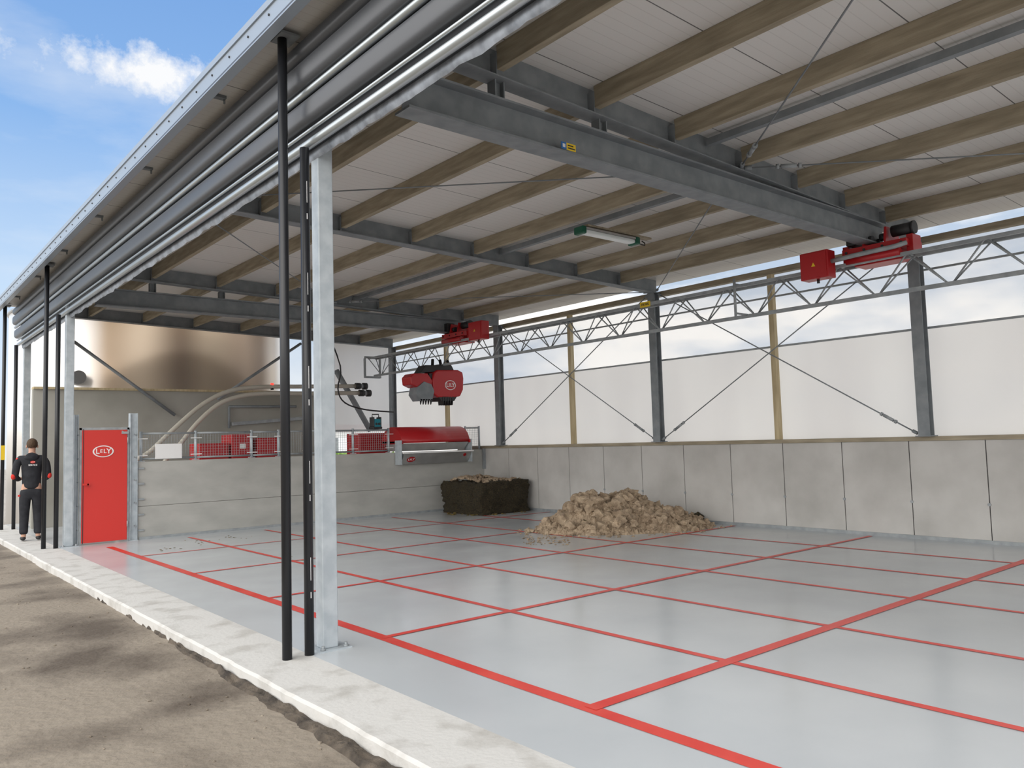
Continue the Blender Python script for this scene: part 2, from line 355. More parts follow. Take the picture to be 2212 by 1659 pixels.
for (a,b_,lab) in (((7.2,4.7),(3.05,.15),'steel roof rod running from the near rafter up over the camera'),((7.3,4.7),(XB-.1,.15),'steel roof rod running right from the near rafter'),
   ((7.2,4.9),(3.05,9.4),'steel roof rod crossing the second roof bay toward the front column'),((7.3,4.9),(XB-.15,9.4),'steel roof rod crossing the second roof bay toward the middle back column'),
   ((7.2,14.15),(3.05,9.7),'steel roof rod crossing the third roof bay on its front side'),((7.3,14.15),(XB-.15,9.7),'steel roof rod crossing the third roof bay on its back side')):
    rod((a[0],a[1],zr(a[0])),(b_[0],b_[1],zr(b_[0])),lab,.008)
# ------------------------------------------------------------------ front columns and pipes
def fcol(y,lab,cx=2.85):
    t=thing('front_column',lab,'column',(cx,y,0))
    N(galv).box((cx-.064,y-.06,.012),(cx+.064,y+.06,4.12)).build('shaft',t,bevel=.008)
    N(galv).box((cx-.11,y-.12,0),(cx+.15,y+.12,.012)).build('base_plate',t)
    for dx in (.11,-.08): N(galvm).cyl((cx+dx,y-.09,.012),(cx+dx,y-.09,.045),.012,6).cyl((cx+dx,y-.09,.012),(cx+dx,y-.09,.026),.02,6).build('bolt',t)
fcol(5.70,'galvanised steel column standing beside the nearest pair of black pipes',2.84)
fcol(14.95,'galvanised steel column left of the red door',2.78)
fcol(19.7,'farthest galvanised steel column, at the left edge behind the person')
def pipe(x,y,top,lab,marks=False):
    t=thing('curtain_guide_pipe',lab,'pipe',(x,y,0))
    N(blackp).cyl((x,y,0),(x,y,top),.036,20).build('pipe',t)
    if top>4.5: N(galvd).box((x-.05,y-.1,top),(x+.1,y+.1,top+.02)).build('bracket',t)
    if marks:
        zz=.42
        while zz<top:
            N(white).box((x-.003,y-.0368,zz),(x+.003,y-.0355,zz+.045)).build('printed_mark',t)
            N(white).box((x-.002,y-.0368,zz+.13),(x+.002,y-.0355,zz+.30)).build('printed_mark',t); zz+=.72
pipe(2.48,5.62,4.70,'tall black guide pipe reaching the soffit, nearest to the camera')
pipe(2.655,5.62,3.87,'shorter black pipe with white print beside the near column',True)
pipe(2.44,15.0,4.70,'tall black guide pipe in front of the column left of the red door')
pipe(2.60,14.9,3.87,'shorter black pipe just left of the column by the red door')
pipe(2.42,19.6,4.70,'tall black guide pipe at the very left edge')
pipe(2.62,19.5,3.87,'shorter black pipe behind the standing person')
# ------------------------------------------------------------------ roller curtain
t=thing('roller_curtain','rolled-up dark curtain with galvanised tubes hanging under the roof edge','roller curtain',(2.75,9,3.8))
Y0,Y1=-3.9,YE-.1
def sw(mt,prof,name,sm=False): N(mt).sweep([(x-2.75,zz-3.8) for x,zz in prof],(2.75,Y0,3.8),(2.75,Y1,3.8),smooth=sm).build(name,t)
def circ(cx,cz,r,k=14,sx=1): return [(cx+r*sx*math.cos(6.28318*i/k),cz+r*math.sin(6.28318*i/k)) for i in range(k)]
def sup(cx,cz,rx,rz,k=36,e=.5):
    o=[]
    for i in range(k):
        a=6.28318*i/k; c_,s_=math.cos(a),math.sin(a)
        o.append((cx+rx*math.copysign(abs(c_)**e,c_),cz+rz*math.copysign(abs(s_)**e,s_)))
    return o
sw(anth,sup(2.68,4.625,.10,.075,e=.7),'upper_fold',True)
sw(anth,sup(2.68,4.435,.10,.105,e=.6),'broad_fold',True)
sw(tubem,circ(2.64,4.285,.028),'guide_tube',True)
sw(anth,sup(2.705,4.145,.09,.10,e=.6),'lower_fold',True)
sw(anth,[(2.74,4.20),(2.74,4.70),(2.80,4.70),(2.80,3.9),(2.76,3.9)],'backing_sheet')
sw(tubem,circ(2.68,4.005,.015),'lower_tube',True)
sw(tubem,circ(2.70,3.915,.036),'weight_tube',True)
b=N(flap); prev=None; Y=Y0
while Y<Y1:
    zz=3.825+.016*noise.noise(Vector((Y*3,0,0)))+.014*noise.noise(Vector((Y*9,1,0)))
    xx=2.78+.02*noise.noise(Vector((Y*5,9,0)))
    row=[b.bm.verts.new((2.76,Y,3.9)),b.bm.verts.new((xx-.02,Y,3.86)),b.bm.verts.new((xx,Y,zz))]
    if prev:
        for k in range(2): b.bm.faces.new((prev[k],prev[k+1],row[k+1],row[k])).smooth=True
    prev=row; Y+=.07
b.build('bottom_flap',t)
for k in range(8):
    y=2.4+k*2.3
    tt=N(galvd).box((2.37,y-.03,zp(2.4)+.17),(2.54,y+.03,zp(2.4)+.198)).cyl((2.53,y,zp(2.4)+.13),(2.53,y,zp(2.4)+.18),.010,8)
    tt.build('soffit_bracket',label='small steel bracket under the roof overhang, %s from the camera'%ORD[k],cat='bracket',group='steel brackets under the roof overhang')
# ------------------------------------------------------------------ crane bridge truss
XT=10.22; ZT=3.75; ZB=3.30; YA,YB=17.8,-1.5
t=thing('crane_bridge','long lattice truss crane bridge running along the back wall','crane bridge',(XT,8,3.25))
for dx in (-.11,.11): N(galvm).bar((XT+dx,YA,ZT),(XT+dx,YB,ZT),.045,.045).build('top_chord',t)
N(galvm).bar((XT,YA-.1,ZB),(XT,YB,ZB),.05,.05).build('bottom_chord',t)
b=N(galvm); Y=YA; s_=0
while Y>YB:
    for dx in (-.11,.11):
        b.cyl((XT+dx,Y,ZT),(XT,Y-.43,ZB),.011,6); b.cyl((XT,Y-.47,ZB),(XT+dx,Y-.9,ZT),.011,6)
    b.cyl((XT-.11,Y,ZT),(XT+.11,Y,ZT),.012,6); Y-=.9
b.build('lattice',t)
N(galvm).bar((XT-.22,YA,ZT+.03),(XT+.22,YA,ZT+.03),.05,.05).bar((XT-.22,YA,ZT),(XT-.22,YA,ZB-.05),.045,.045,(0,1,0)).bar((XT+.22,YA,ZT),(XT+.22,YA,ZB-.05),.045,.045,(0,1,0)).bar((XT-.22,YA,ZB-.03),(XT+.22,YA,ZB-.03),.05,.05).build('end_frame',t)
s2=N(yellow).box((XT-.133,8.44,ZT-.05),(XT-.138,8.66,ZT+.04)); so=s2.build('load_plate',t)
text_into('plate_text','250 KG',.055,dark,(XT-.140,8.55,ZT-.005),FACEX,so)
N(galvm).cyl((XT-.3,6.7,ZT+.08),(XT-.3,6.7,ZB-.05),.02,8).cyl((XT-.3,6.7,ZB+.02),(XT,6.7,ZB+.02),.015,6).cyl((XT-.3,6.7,ZT),(XT,6.7,ZT),.015,6).build('hook_rod',t)
N(galvm).path([(XT-.24,5.3,ZT+.06),(XT-.24,4.9,ZT+.08),(XT-.2,4.4,ZT+.1),(XT-.1,4.3,ZT+.14)],.03,10).build('conduit',t)
def trolley(yc,lab):
    t=thing('crane_trolley',lab,'crane trolley',(10.4,yc,3.67))
    x=10.36
    b=N(redd).box((x-.24,yc-.42,3.86),(x+.22,yc+.42,3.96)).box((x-.16,yc-.3,3.72),(x+.14,yc+.3,3.86))
    for s_ in (-1,1):
        b.prism([(x-.22,3.95),(x+.2,3.95),(x+.16,4.17),(x-.18,4.17)],yc+s_*.14-.015,yc+s_*.14+.015)
        b.box((x-.14,yc+s_*.42-.04,3.78),(x+.10,yc+s_*.42+.04,4.02))
    b.build('frame',t,bevel=.005)
    for sx in (-.12,.12):
        for s_ in (-1,1): N(dark).cyl((x+sx,yc+s_*.05,4.05),(x+sx,yc+s_*.13,4.05),.05,16).build('wheel',t)
    N(dark).cyl((x-.1,yc-.2,4.1),(x-.1,yc-.45,4.1),.075,16).cyl((x-.1,yc-.45,4.1),(x-.1,yc-.48,4.1),.085,16).build('motor',t)
    N(redd).cyl((x-.26,yc-.35,3.79),(x-.26,yc+.35,3.79),.05,12).build('buffer',t)
    N(dark).box((x-.24,yc+.18,4.0),(x-.05,yc+.36,4.2)).build('gearbox',t,bevel=.01)
    for k in range(4): N(dark).cyl((x-.24,yc-.36+k*.24,3.91),(x-.255,yc-.36+k*.24,3.91),.018,6).build('bolt',t)
trolley(4.72,'red crane trolley on the end of the near crane beam'); trolley(14.1,'red crane trolley on the end of the far crane beam')
def cbox(y0,y1,z0,z1,lab):
    t=thing('control_box',lab,'control box',(XT-.2,(y0+y1)/2,z0))
    N(redd).box((XT-.34,y0,z0),(XT-.135,y1,z1)).build('housing',t,bevel=.01)
    N(redd).box((XT-.352,y0+.02,z0+.02),(XT-.34,y1-.02,z1-.02)).build('door',t,bevel=.004)
    ym=(y0+y1)/2; zm=(z0+z1)/2
    N(yellow).face([(XT-.354,ym-.03,zm-.02),(XT-.354,ym+.03,zm-.02),(XT-.354,ym,zm+.035)]).build('warning_sign',t)
    N(dark).cyl((XT-.24,ym,z0-.05),(XT-.24,ym,z0),.02,8).build('cable_gland',t)
cbox(5.22,5.62,3.60,3.97,'red control box with a yellow warning triangle on the crane bridge')
cbox(12.75,13.2,3.66,4.04,'red control box beside the far crane trolley')
# ------------------------------------------------------------------ grab
YG=14.75
def G(u,v): p=up(u,v,'Y',YG-.2); return (p.x,p.z)
t=thing('feed_grab','red and grey clamshell feed grab hanging from the crane bridge','grab',(10.2,YG,2.4))
N(redd).prism([G(938,804),(G(945,799)),G(990,799),G(1000,804),G(1002,818),G(1001,842),G(995,856),G(975,860),G(945,858),G(936,850),G(935,818)],YG-.2,YG+.25).build('right_casing',t,bevel=.03)
N(redd).prism([G(888,814),G(895,806),G(925,806),G(936,822),G(934,838),G(902,836),G(890,830)],YG-.18,YG+.2).build('left_casing',t,bevel=.02)
N(galvd).prism([G(902,836),G(916,824),G(932,830),G(938,845),G(934,864),G(908,866),G(899,852)],YG-.21,YG+.12).build('shell',t,bevel=.01)
for k in range(5):
    u=908+k*5.5; a=G(u,862); c=G(u+4,862); d=G(u+1,874)
    N(dark).prism([a,c,d],YG-.21,YG-.17).build('tooth',t)
for k in range(5):
    u=956+k*5; a=G(u,857); c=G(u+4,857); d=G(u+2,875)
    N(dark).prism([a,c,d],YG-.2,YG-.0).build('tooth',t)
N(dark).prism([G(948,856),G(988,856),G(982,866),G(954,866)],YG-.19,YG+.2).build('underside',t)
b=N(dark).prism([G(912,804),G(985,802),G(978,788),G(922,788)],YG-.15,YG+.15); b.build('head_frame',t,bevel=.01)
N(dark).prism([G(930,806),G(940,806),G(940,850),G(932,850)],YG-.15,YG+.1).build('hinge_frame',t)
for u in (928,950,972): 
    p=up(u,795,'Y',YG); N(dark).cyl((p.x,YG-.1,p.z-.1),(XT+(p.x-XT)*.7,YG,3.42),.035,10).build('lift_arm',t)
p=up(973,832,'Y',YG-.21); oval('emblem',p.x,p.z,YG-.205,.30,.22,t,white,redd,white)
# ------------------------------------------------------------------ lamp
t=thing('strip_lamp','hanging strip light with green end caps under the roof purlins','lamp',(7.6,7.05,4.12))
N(diff).prism([(7.15,4.175),(8.1,4.175),(8.1,4.225),(7.15,4.225)],6.99,7.11).build('diffuser',t,bevel=.015)
N(stain).box((7.14,6.98,4.225),(8.11,7.12,4.25)).build('housing',t)
for x in (7.07,8.10): N(green).box((x,6.965,4.16),(x+.075,7.135,4.26)).build('end_cap',t,bevel=.015)
for x in (7.3,7.95): N(galvm).cyl((x,7.05,4.25),(x,7.05,4.275),.008,6).build('hanger',t)
N(dark).path([(8.17,7.05,4.2),(8.3,7.0,4.17),(8.36,7.05,4.22),(8.36,7.1,4.26)],.008,6).build('cable',t)
N(wood).box((7.2,7.0,4.276),(8.45,7.09,4.30)).build('lamp_batten',label='short timber batten above the hanging strip light',cat='batten')
# ------------------------------------------------------------------ door
d=N(red).box((2.985,14.96,.03),(3.695,15.01,1.93)).build('door_1',kind='structure',bevel=.004)
b=N(dark).box((3.0,14.955,.02),(3.01,14.962,1.95)); b.build('door_edge_seal',d)
N(galvm).box((2.955,14.97,.0),(2.983,15.03,1.97)).box((3.697,14.97,0),(3.725,15.03,1.97)).box((2.955,14.97,1.935),(3.725,15.03,1.975)).build('door_frame',d)
N(red).box((2.99,14.90,1.0),(3.10,14.93,1.03)).cyl((3.07,14.90,1.015),(3.07,14.96,1.015),.015,8).build('door_handle',d)
N(galvm).box((3.60,14.93,1.86),(3.71,14.965,1.90)).bar((3.6,14.94,1.91),(3.68,14.94,1.87),.012,.012).build('door_closer',d)
for zz in (.25,1.7): N(galvm).cyl((3.70,14.94,zz),(3.70,14.94,zz+.1),.014,8).build('hinge',d)
p=up(223,975,'Y',14.955); oval('emblem',p.x,p.z,14.955,.33,.20,d,white,red,white)
def gpost(x0,x1,y,zt,lab):
    t=thing('door_post',lab,'post',((x0+x1)/2,y,0)); w=(x1-x0)
    N(galv).ibeam(((x0+x1)/2,y,0.01),((x0+x1)/2,y,zt),.12,w,.01,.007,upv=(1,0,0)).build('shaft',t)
    N(galv).box((x0,y-.1,0),(x1,y+.1,.012)).build('base_plate',t)
    for k in range(5): N(galvm).cyl(((x0+x1)/2+.03,y-.0,.25+.4*k),((x0+x1)/2+.03,y-.085,.25+.4*k),.012,6).build('bolt',t)
gpost(3.74,3.865,15.02,2.22,'galvanised post between the red door and the concrete wall')
gpost(2.88,2.95,15.1,2.20,'narrow galvanised post on the left side of the red door')
t_=N(galvm).box((3.87,14.985,0),(3.88,15.17,1.36))
for k in range(5): t_.box((3.88,14.975,.15+k*.27),(3.98,14.999,.18+k*.27))
t_.build('wall_channel',label='galvanised channel with clamps on the left end of the concrete wall',cat='bracket')
# ------------------------------------------------------------------ fence on left wall
t=thing('mesh_fence','galvanised wire mesh fence standing on top of the left concrete wall','fence',(6.5,15.08,1.36))
for x in (3.95,4.90,5.96,6.51,7.1,8.16,9.03): 
    N(galv).cyl((x,15.08,1.365),(x,15.08,1.90),.025,12).box((x-.05,15.03,1.365),(x+.05,15.13,1.375)).build('post',t)
    for zz in (1.46,1.76): N(white).box((x-.10,15.04,zz),(x+.10,15.05,zz+.015)).build('clamp',t)
for x0,x1 in ((3.97,4.88),(4.92,5.94),(5.98,6.49),(6.53,7.08),(7.12,8.14),(8.18,9.01)):
    b=N(galvm).cyl((x0,15.08,1.86),(x1,15.08,1.86),.018,8).cyl((x0,15.08,1.41),(x1,15.08,1.41),.018,8)
    x=x0
    while x<x1: b.box((x-.002,15.078,1.41),(x+.002,15.082,1.86)); x+=.05
    for k in range(9): b.box((x0,15.076,1.41+.05*k-.002),(x1,15.080,1.41+.05*k+.002))
    b.build('mesh_panel',t)
t=thing('mesh_fence','short piece of mesh fence right of the red-lidded hopper','fence',(11.3,15.08,1.36))
for x in (11.12,11.53): N(galv).cyl((x,15.08,1.365),(x,15.08,1.92),.025,12).build('post',t)
b=N(galvm).cyl((11.12,15.08,1.88),(11.53,15.08,1.88),.018,8); x=11.14
while x<11.53: b.box((x-.002,15.078,1.41),(x+.002,15.082,1.88)); x+=.05
for k in range(10): b.box((11.12,15.076,1.41+.05*k-.002),(11.53,15.080,1.41+.05*k+.002))
b.build('mesh_panel',t)
p=up(335,997,'Y',15.03); q=up(393,958,'Y',15.03)
N(white).box((p.x,15.02,1.40),(q.x,15.03,q.z)).build('notice_board',label='plain white board fixed low on the mesh fence',cat='sign',bevel=.01)
# radio on fence
p=up(811,905,'Y',15.08)
t=thing('site_radio','small teal and black jobsite radio on top of the mesh fence','radio',(p.x,15.08,1.88))
N(dark).box((p.x-.11,14.98,1.88),(p.x+.11,15.18,1.93)).box((p.x-.10,14.99,1.93),(p.x-.07,15.17,2.14)).box((p.x+.07,14.99,1.93),(p.x+.10,15.17,2.14)).build('body',t,bevel=.01)
N(teal).box((p.x-.075,14.985,1.92),(p.x+.075,15.16,2.10)).build('front',t,bevel=.01)
N(dark).path([(p.x-.08,15.08,2.14),(p.x-.08,15.08,2.20),(p.x+.08,15.08,2.20),(p.x+.08,15.08,2.14)],.012,8).build('handle',t)
for dx in (-.035,.035): N(dark).cyl((p.x+dx,14.983,1.99),(p.x+dx,14.975,1.99),.028,14).build('speaker',t)
# ------------------------------------------------------------------ hopper
t=thing('loading_hopper','stainless hopper with a rounded red lid hooked over the concrete wall','hopper',(10.1,15,1.09))
prof=[(15.62,1.56)]+[(15.2+.42*math.cos(a),1.56+.36*math.sin(a)) for a in [math.pi*k/16 for k in range(1,16)]]+[(14.78,1.56)]
b=N(redd)
A=[b.bm.verts.new((9.18,y,z)) for y,z in prof]; B=[b.bm.verts.new((11.02,y,z)) for y,z in prof]
for i in range(len(prof)):
    f=b.bm.faces.new((A[i],A[(i+1)%len(prof)],B[(i+1)%len(prof)],B[i])); f.smooth=i<len(prof)-1
b.bm.faces.new(A[::-1]); b.bm.faces.new(B)
b.build('lid',t)
for x in (9.18,11.0): N(redd).prism([(x,1.54),(x+.03,1.54),(x+.03,1.60),(x,1.60)],14.76,15.62).build('lid_edge',t)
N(stain).hexa([(9.26,14.93,1.38),(10.96,14.93,1.38),(10.96,15.5,1.38),(9.26,15.5,1.38),(9.20,14.80,1.55),(11.0,14.80,1.55),(11.0,15.5,1.55),(9.20,15.5,1.55)]).build('tray',t)
N(stain).hexa([(9.20,14.88,1.09),(11.02,14.88,1.09),(11.02,14.97,1.09),(9.20,14.97,1.09),(9.20,14.70,1.33),(11.02,14.70,1.33),(11.02,14.99,1.33),(9.20,14.99,1.33)]).build('front_plate',t)
N(white).box((9.16,14.68,1.33),(11.06,14.72,1.36)).build('edge_rail',t)
for x in (9.13,11.03): N(galv).box((x,14.74,1.09),(x+.03,14.98,1.62)).build('side_bracket',t)
def onplate(x,z): return (x,14.88-.18*(z-1.09)/.24,z)
px,py,pz=onplate(9.42,1.20); oval('emblem',px,pz,py-.004,.22,.14,t,redd,redd,white,rot=Matrix.Rotation(math.radians(90+36.9),4,'X'))
px,py,pz=onplate(10.85,1.26); nrm=Vector((0,-.24,-.18)).normalized(); c0=Vector((px,py,pz)); N(redd).cyl(c0,c0+nrm*.01,.04,16).build('badge',t)
# ------------------------------------------------------------------ behind the fence
def P17(u,v,y=17.): return up(u,v,'Y',y)
def smooth(pts,k=4):
    pts=[Vector(p) for p in pts]; out=[]
    for i in range(len(pts)-1):
        a=pts[max(i-1,0)];b_=pts[i];c=pts[i+1];d_=pts[min(i+2,len(pts)-1)]
        for s_ in range(k):
            x=s_/k; out.append(.5*((2*b_)+(c-a)*x+(2*a-5*b_+4*c-d_)*x*x+(3*b_-a-3*c+d_)*x**3))
    out.append(pts[-1]); return out
pp1=[(285,1010),(325,975),(385,918),(440,872),(495,845),(560,836),(650,835),(768,834)]
pp2=[(350,1010),(385,965),(425,915),(470,875),(515,857),(570,850),(660,850),(776,849)]
for pp,y,lab in ((pp1,17.2,'upper curved beige feed pipe rising behind the mesh fence'),(pp2,17.0,'lower curved beige feed pipe rising behind the mesh fence')):
    t=thing('feed_pipe',lab,'pipe',P17(*pp[-1],y)); W=[P17(u,v,y) for u,v in pp]; W=[Vector((W[0].x-.3,y,.0))]+W
    N(beige).path(smooth(W),.048,12).build('tube',t)
    e=W[-1]; N(dark).cyl(e,e+Vector((.12,0,0)),.08,14).cyl(e+Vector((.2,0,0)),e+Vector((.3,0,0)),.085,14).build('coupling',t)
    N(galvm).cyl(e+Vector((.1,0,0)),e+Vector((.22,0,0)),.06,12).build('connector',t)
p=P17(588,842,17.2)
t=thing('beacon','small red warning lamp on top of the beige feed pipes','beacon',p)
N(dark).cyl(p+Vector((0,0,-.0)),p+Vector((0,0,.08)),.035,12).build('base',t)
bm_=mat('beacon_red',(.8,.02,.02),.3); bm_.node_tree.nodes['Principled BSDF'].inputs['Emission Color'].default_value=(1,.03,.02,1); bm_.node_tree.nodes['Principled BSDF'].inputs['Emission Strength'].default_value=3
N(bm_).cyl(p+Vector((0,0,.08)),p+Vector((0,0,.15)),.035,12).build('lens',t)
def cab(u0,v0,u1,lab,y=16.2,mt=redd,note=False):
    a=up(u0,v0,'Y',y); c=up(u1,v0,'Y',y); t=thing('machine_cabinet',lab,'machine',((a.x+c.x)/2,y,0))
    N(mt).box((a.x,y,0.05),(c.x,y+.6,a.z)).build('housing',t,bevel=.02)
    N(mt).box((a.x+.04,y-.015,.2),(c.x-.04,y,a.z-.06)).build('door',t,bevel=.005)
    N(dark).box((a.x+.02,y+.03,0),(c.x-.02,y+.57,.05)).build('plinth',t)
    if note: N(white).box(((a.x+c.x)/2-.06,y-.02,a.z-.3),((a.x+c.x)/2+.06,y-.014,a.z-.2)).build('notice',t)
cab(430,958,495,'low red machine cabinet behind the mesh fence, left one'); cab(500,938,547,'tall red machine cabinet behind the mesh fence with a white notice',note=True); cab(556,946,604,'red machine cabinet behind the fence, right of the tall one'); cab(775,936,842,'red machine cabinet left of the red-lidded hopper')
for (a,c,y,r,lab) in (((160,738),(378,897),19.1,.035,'long grey brace tube on the left of the gable wall'),((650,742),(470,862),19.1,.035,'grey brace tube in the middle of the gable wall'),((726,800),(800,930),17.9,.07,'thick dark leaning strut beside the pipe couplings'),((1080,900),(1000,930),16.2,.025,'short dark bar right of the red-lidded hopper')):
    N(galvd).cyl(up(*a,'Y',y),up(*c,'Y',y),r,12).build('brace_tube',label=lab,cat='brace')
b=N(galvd); W=[up(u,v,'Y',19.12) for u,v in ((495,925),(495,878),(640,878))]; b.path([W[0],W[0]*.02+W[1]*.98,W[1],W[2]],.03,8).build('conduit',label='dark bent conduit on the gable wall',cat='pipe')
N(galvm).bar(up(500,916,'Y',19.12),up(672,902,'Y',19.12),.08,.08).build('cable_tray',label='pale cable tray low on the gable wall',cat='tray')
N(dark).path(smooth([up(u,v,'Y',16.6) for u,v in ((700,700),(735,790),(730,840),(745,870),(790,885),(850,890))]),.018,8).build('cable',label='black cable hanging by the pipe couplings',cat='cable')
t=thing('roadside_barrier','red and white barrier outside beyond the gable opening','barrier',(17.5,33,-.3))
N(white).box((14.5,33,1.9),(20,33.06,2.2)).build('board',t); N(red).box((14.5,32.97,2.2),(20,33.05,2.5)).build('rail',t)
for x in (15,17,19): N(galvm).box((x,33,-.3),(x+.1,33.1,1.9)).build('post',t)
b=N(leafm)
for k in range(260): b.ball((random.uniform(13.6,18.5),random.uniform(29.6,30.8),random.uniform(-.1,1.15)),random.uniform(.12,.28),1,.5)
b.build('hedge',label='small green hedge outside beyond the gable opening',cat='hedge')
N(galvm).box((XB-.06,14.93,0.9),(XB-.0,14.985,1.38)).build('corner_angle',label='galvanised angle in the corner where the walls meet',cat='bracket')
# ------------------------------------------------------------------ silage block and piles
def lumpy(mt,x0,x1,y0,y1,z0,z1,n_,amp):
    b=N(mt); bm=b.bm
    r=bmesh.ops.create_cube(bm,size=1)
    for v in bm.verts: v.co=Vector(((v.co.x+.5)*(x1-x0)+x0,(v.co.y+.5)*(y1-y0)+y0,(v.co.z+.5)*(z1-z0)+z0))
    bmesh.ops.subdivide_edges(bm,edges=bm.edges[:],cuts=n_,use_grid_fill=True)
    for v in bm.verts:
        if v.co.z>z0+.001:
            v.co+=Vector((noise.noise(v.co*4),noise.noise(v.co*4+Vector((9,0,0))),noise.noise(v.co*4+Vector((0,9,0)))*.8))*amp+Vector((noise.noise(v.co*17),noise.noise(v.co*17+Vector((7,0,0))),noise.noise(v.co*17+Vector((0,7,0)))))*amp*.7
    return b
t=thing('silage_block','dark compacted silage block with pale crumbs on top, in the wall corner','silage block',(10.8,13.8,0))
lumpy(silage,10.12,11.42,13.2,14.62,0,.68,26,.06).build('block',t,smooth=True)
b=N(grain)
for k in range(300):
    x=random.uniform(10.2,11.38); y=random.uniform(13.3,14.5); h=.685+.10*math.exp(-((x-10.6)**2+(y-14.1)**2)*4)+.05*noise.noise(Vector((x*3,y*3,0)))
    b.ball((x,y,h),random.uniform(.015,.055),1,.45,(1,1,.7))
o=b.build('crumbs',t,smooth=True); o['kind']='stuff'
b=N(peel)
for k in range(60):
    a=random.uniform(0,6.28); x=10.8+random.uniform(.72,.98)*math.cos(a); y=13.88+random.uniform(.78,1.)*math.sin(a)
    if x<11.5 and y<14.9: b.ball((x,y,.015),random.uniform(.012,.04),1,.4,(1,1,.5))
b.build('feed_scraps',kind='stuff',label='brown plant scraps scattered around the foot of the silage block',cat='debris')
b=N(grain); cx,cy=10.10,9.26; ea=Vector((.82,-.57,0)); eb=Vector((.57,.82,0))
def hz(s_,q):
    r=math.sqrt((s_/1.58)**2+(q/.90)**2)
    if r>1.05: return -.05
    h=.45*max(0,1-r**1.7)*(1.05-.35*max(0,s_)/1.7)
    h+=.20*math.exp(-((s_+.68)**2*14+(q)**2*9))+.13*math.exp(-((s_-.05)**2*8+(q)**2*8))
    w=Vector((s_,q,0)); h+=.10*noise.noise(w*3)+.09*abs(noise.noise(w*6+Vector((0,0,2))))+.07*abs(noise.noise(w*13))+.04*noise.noise(w*28)-.04
    return h if r<.95 else h-(r-.95)*2
n1,n2=200,120; V=[]
for i in range(n1+1):
    V.append([])
    for j_ in range(n2+1):
        s_=-1.8+3.6*i/n1; q=-1.1+2.2*j_/n2; w=Vector((cx,cy,0))+ea*s_+eb*q; w.z=max(-.02,hz(s_,q)); w.x=min(w.x,XB-.02); V[i].append(b.bm.verts.new(w))
for i in range(n1):
    for j_ in range(n2):
        if max(v.co.z for v in (V[i][j_],V[i+1][j_],V[i+1][j_+1],V[i][j_+1]))>-.019: b.bm.faces.new((V[i][j_],V[i+1][j_],V[i+1][j_+1],V[i][j_+1]))
bmesh.ops.delete(b.bm,geom=[v for v in b.bm.verts if not v.link_faces],context='VERTS')
for k in range(560):
    a=random.uniform(0,6.28); r=math.sqrt(random.random())*1.04; s_=1.56*r*math.cos(a); q=.9*r*math.sin(a); w=Vector((cx,cy,0))+ea*s_+eb*q
    if w.x>XB-.14: continue
    b.ball((w.x,w.y,max(0.01,hz(s_,q))),random.choice((.02,.03,.035,.04,.05,.06,.08,.10,.12))*random.uniform(.8,1.15)*(1 if r<.85 else .6),3 if k%4==0 else 2,.42,(1,1,.85))
for k in range(90):
    a=random.uniform(0,6.28); r=random.uniform(1.,1.18); s_=1.6*r*math.cos(a); q=1.*r*math.sin(a); w=Vector((cx,cy,.01))+ea*s_+eb*q
    if w.x<XB-.1: b.ball(w,random.uniform(.01,.03),1,.4,(1,1,.6))
b.build('feed_pile',kind='stuff',label='heap of crumbly pale brown feed on the painted floor',cat='feed pile')
for (u,v,r) in ((1262,1138,.13),(1508,1118,.09)):
    p=up(u,v,'Z',.10); N(silage).ball(p,r,3,.35,(1.1,1,.8)).build('silage_clump',label='dark silage clump in the feed heap, %s'%({1262:'larger one on its front side',1508:'smaller one at its right end'}[u]),cat='silage')
b=N(grain)
for k in range(90):
    p=up(random.uniform(1130,1230),random.uniform(1160,1178),'Z',0); b.ball((p.x,p.y,.008),random.uniform(.008,.026),1,.4,(1,1,.4))
b.build('feed_crumbs',kind='stuff',label='loose pale crumbs on the floor in front of the feed heap',cat='debris')
b=N(peel)
for k in range(34):
    c_=random.choice(((440,1170),(640,1205),(360,1185),(520,1160)))
    p=up(random.gauss(c_[0],22),random.gauss(c_[1],3),'Z',0)
    if p.x>2.4 and p.y<14.9: b.ball((p.x,p.y,.004),random.uniform(.006,.018),1,.4,(1.5,1,.3))
b.build('floor_crumbs',kind='stuff',label='small brown scraps scattered on the floor near the left wall',cat='debris')
b=N(soil)
for k in range(700):
    x=random.uniform(-2,2.1); y=random.uniform(1.5,14); b.ball((x,y,gz(x,y)),random.uniform(.005,.014),1,.3,(1,1,.6))
b.build('pebbles',kind='stuff',label='small stones and clods lying on the dirt yard',cat='gravel')
# ------------------------------------------------------------------ person
PL=Vector((2.50,16.6,0)); t=thing('person','person in black workwear with red patches standing behind the black pipes, back turned','person',PL)
def skel(name,nodes,edges,mt,parent,sub=2,root=0):
    me=bpy.data.meshes.new(name); me.from_pydata([Vector(q[0]) for q in nodes],edges,[]); o=bpy.data.objects.new('tmp',me); C.objects.link(o)
    md=o.modifiers.new('s','SKIN'); 
    for i,q in enumerate(nodes):
        r=q[1] if isinstance(q[1],tuple) else (q[1],q[1]); me.skin_vertices[0].data[i].radius=r
        me.skin_vertices[0].data[i].use_root=(i==root)
    md.use_smooth_shade=True; s2=o.modifiers.new('d','SUBSURF'); s2.levels=sub; s2.render_levels=sub
    bpy.context.view_layer.update()
    m2=bpy.data.meshes.new_from_object(o.evaluated_get(bpy.context.evaluated_depsgraph_get())); bpy.data.objects.remove(o)
    m2.materials.clear(); m2.materials.append(mt)
    for f in m2.polygons: f.use_smooth=True
    o=bpy.data.objects.new(name,m2); C.objects.link(o); o.parent=parent; ORG[o.name]=ORG[parent.name]; return o
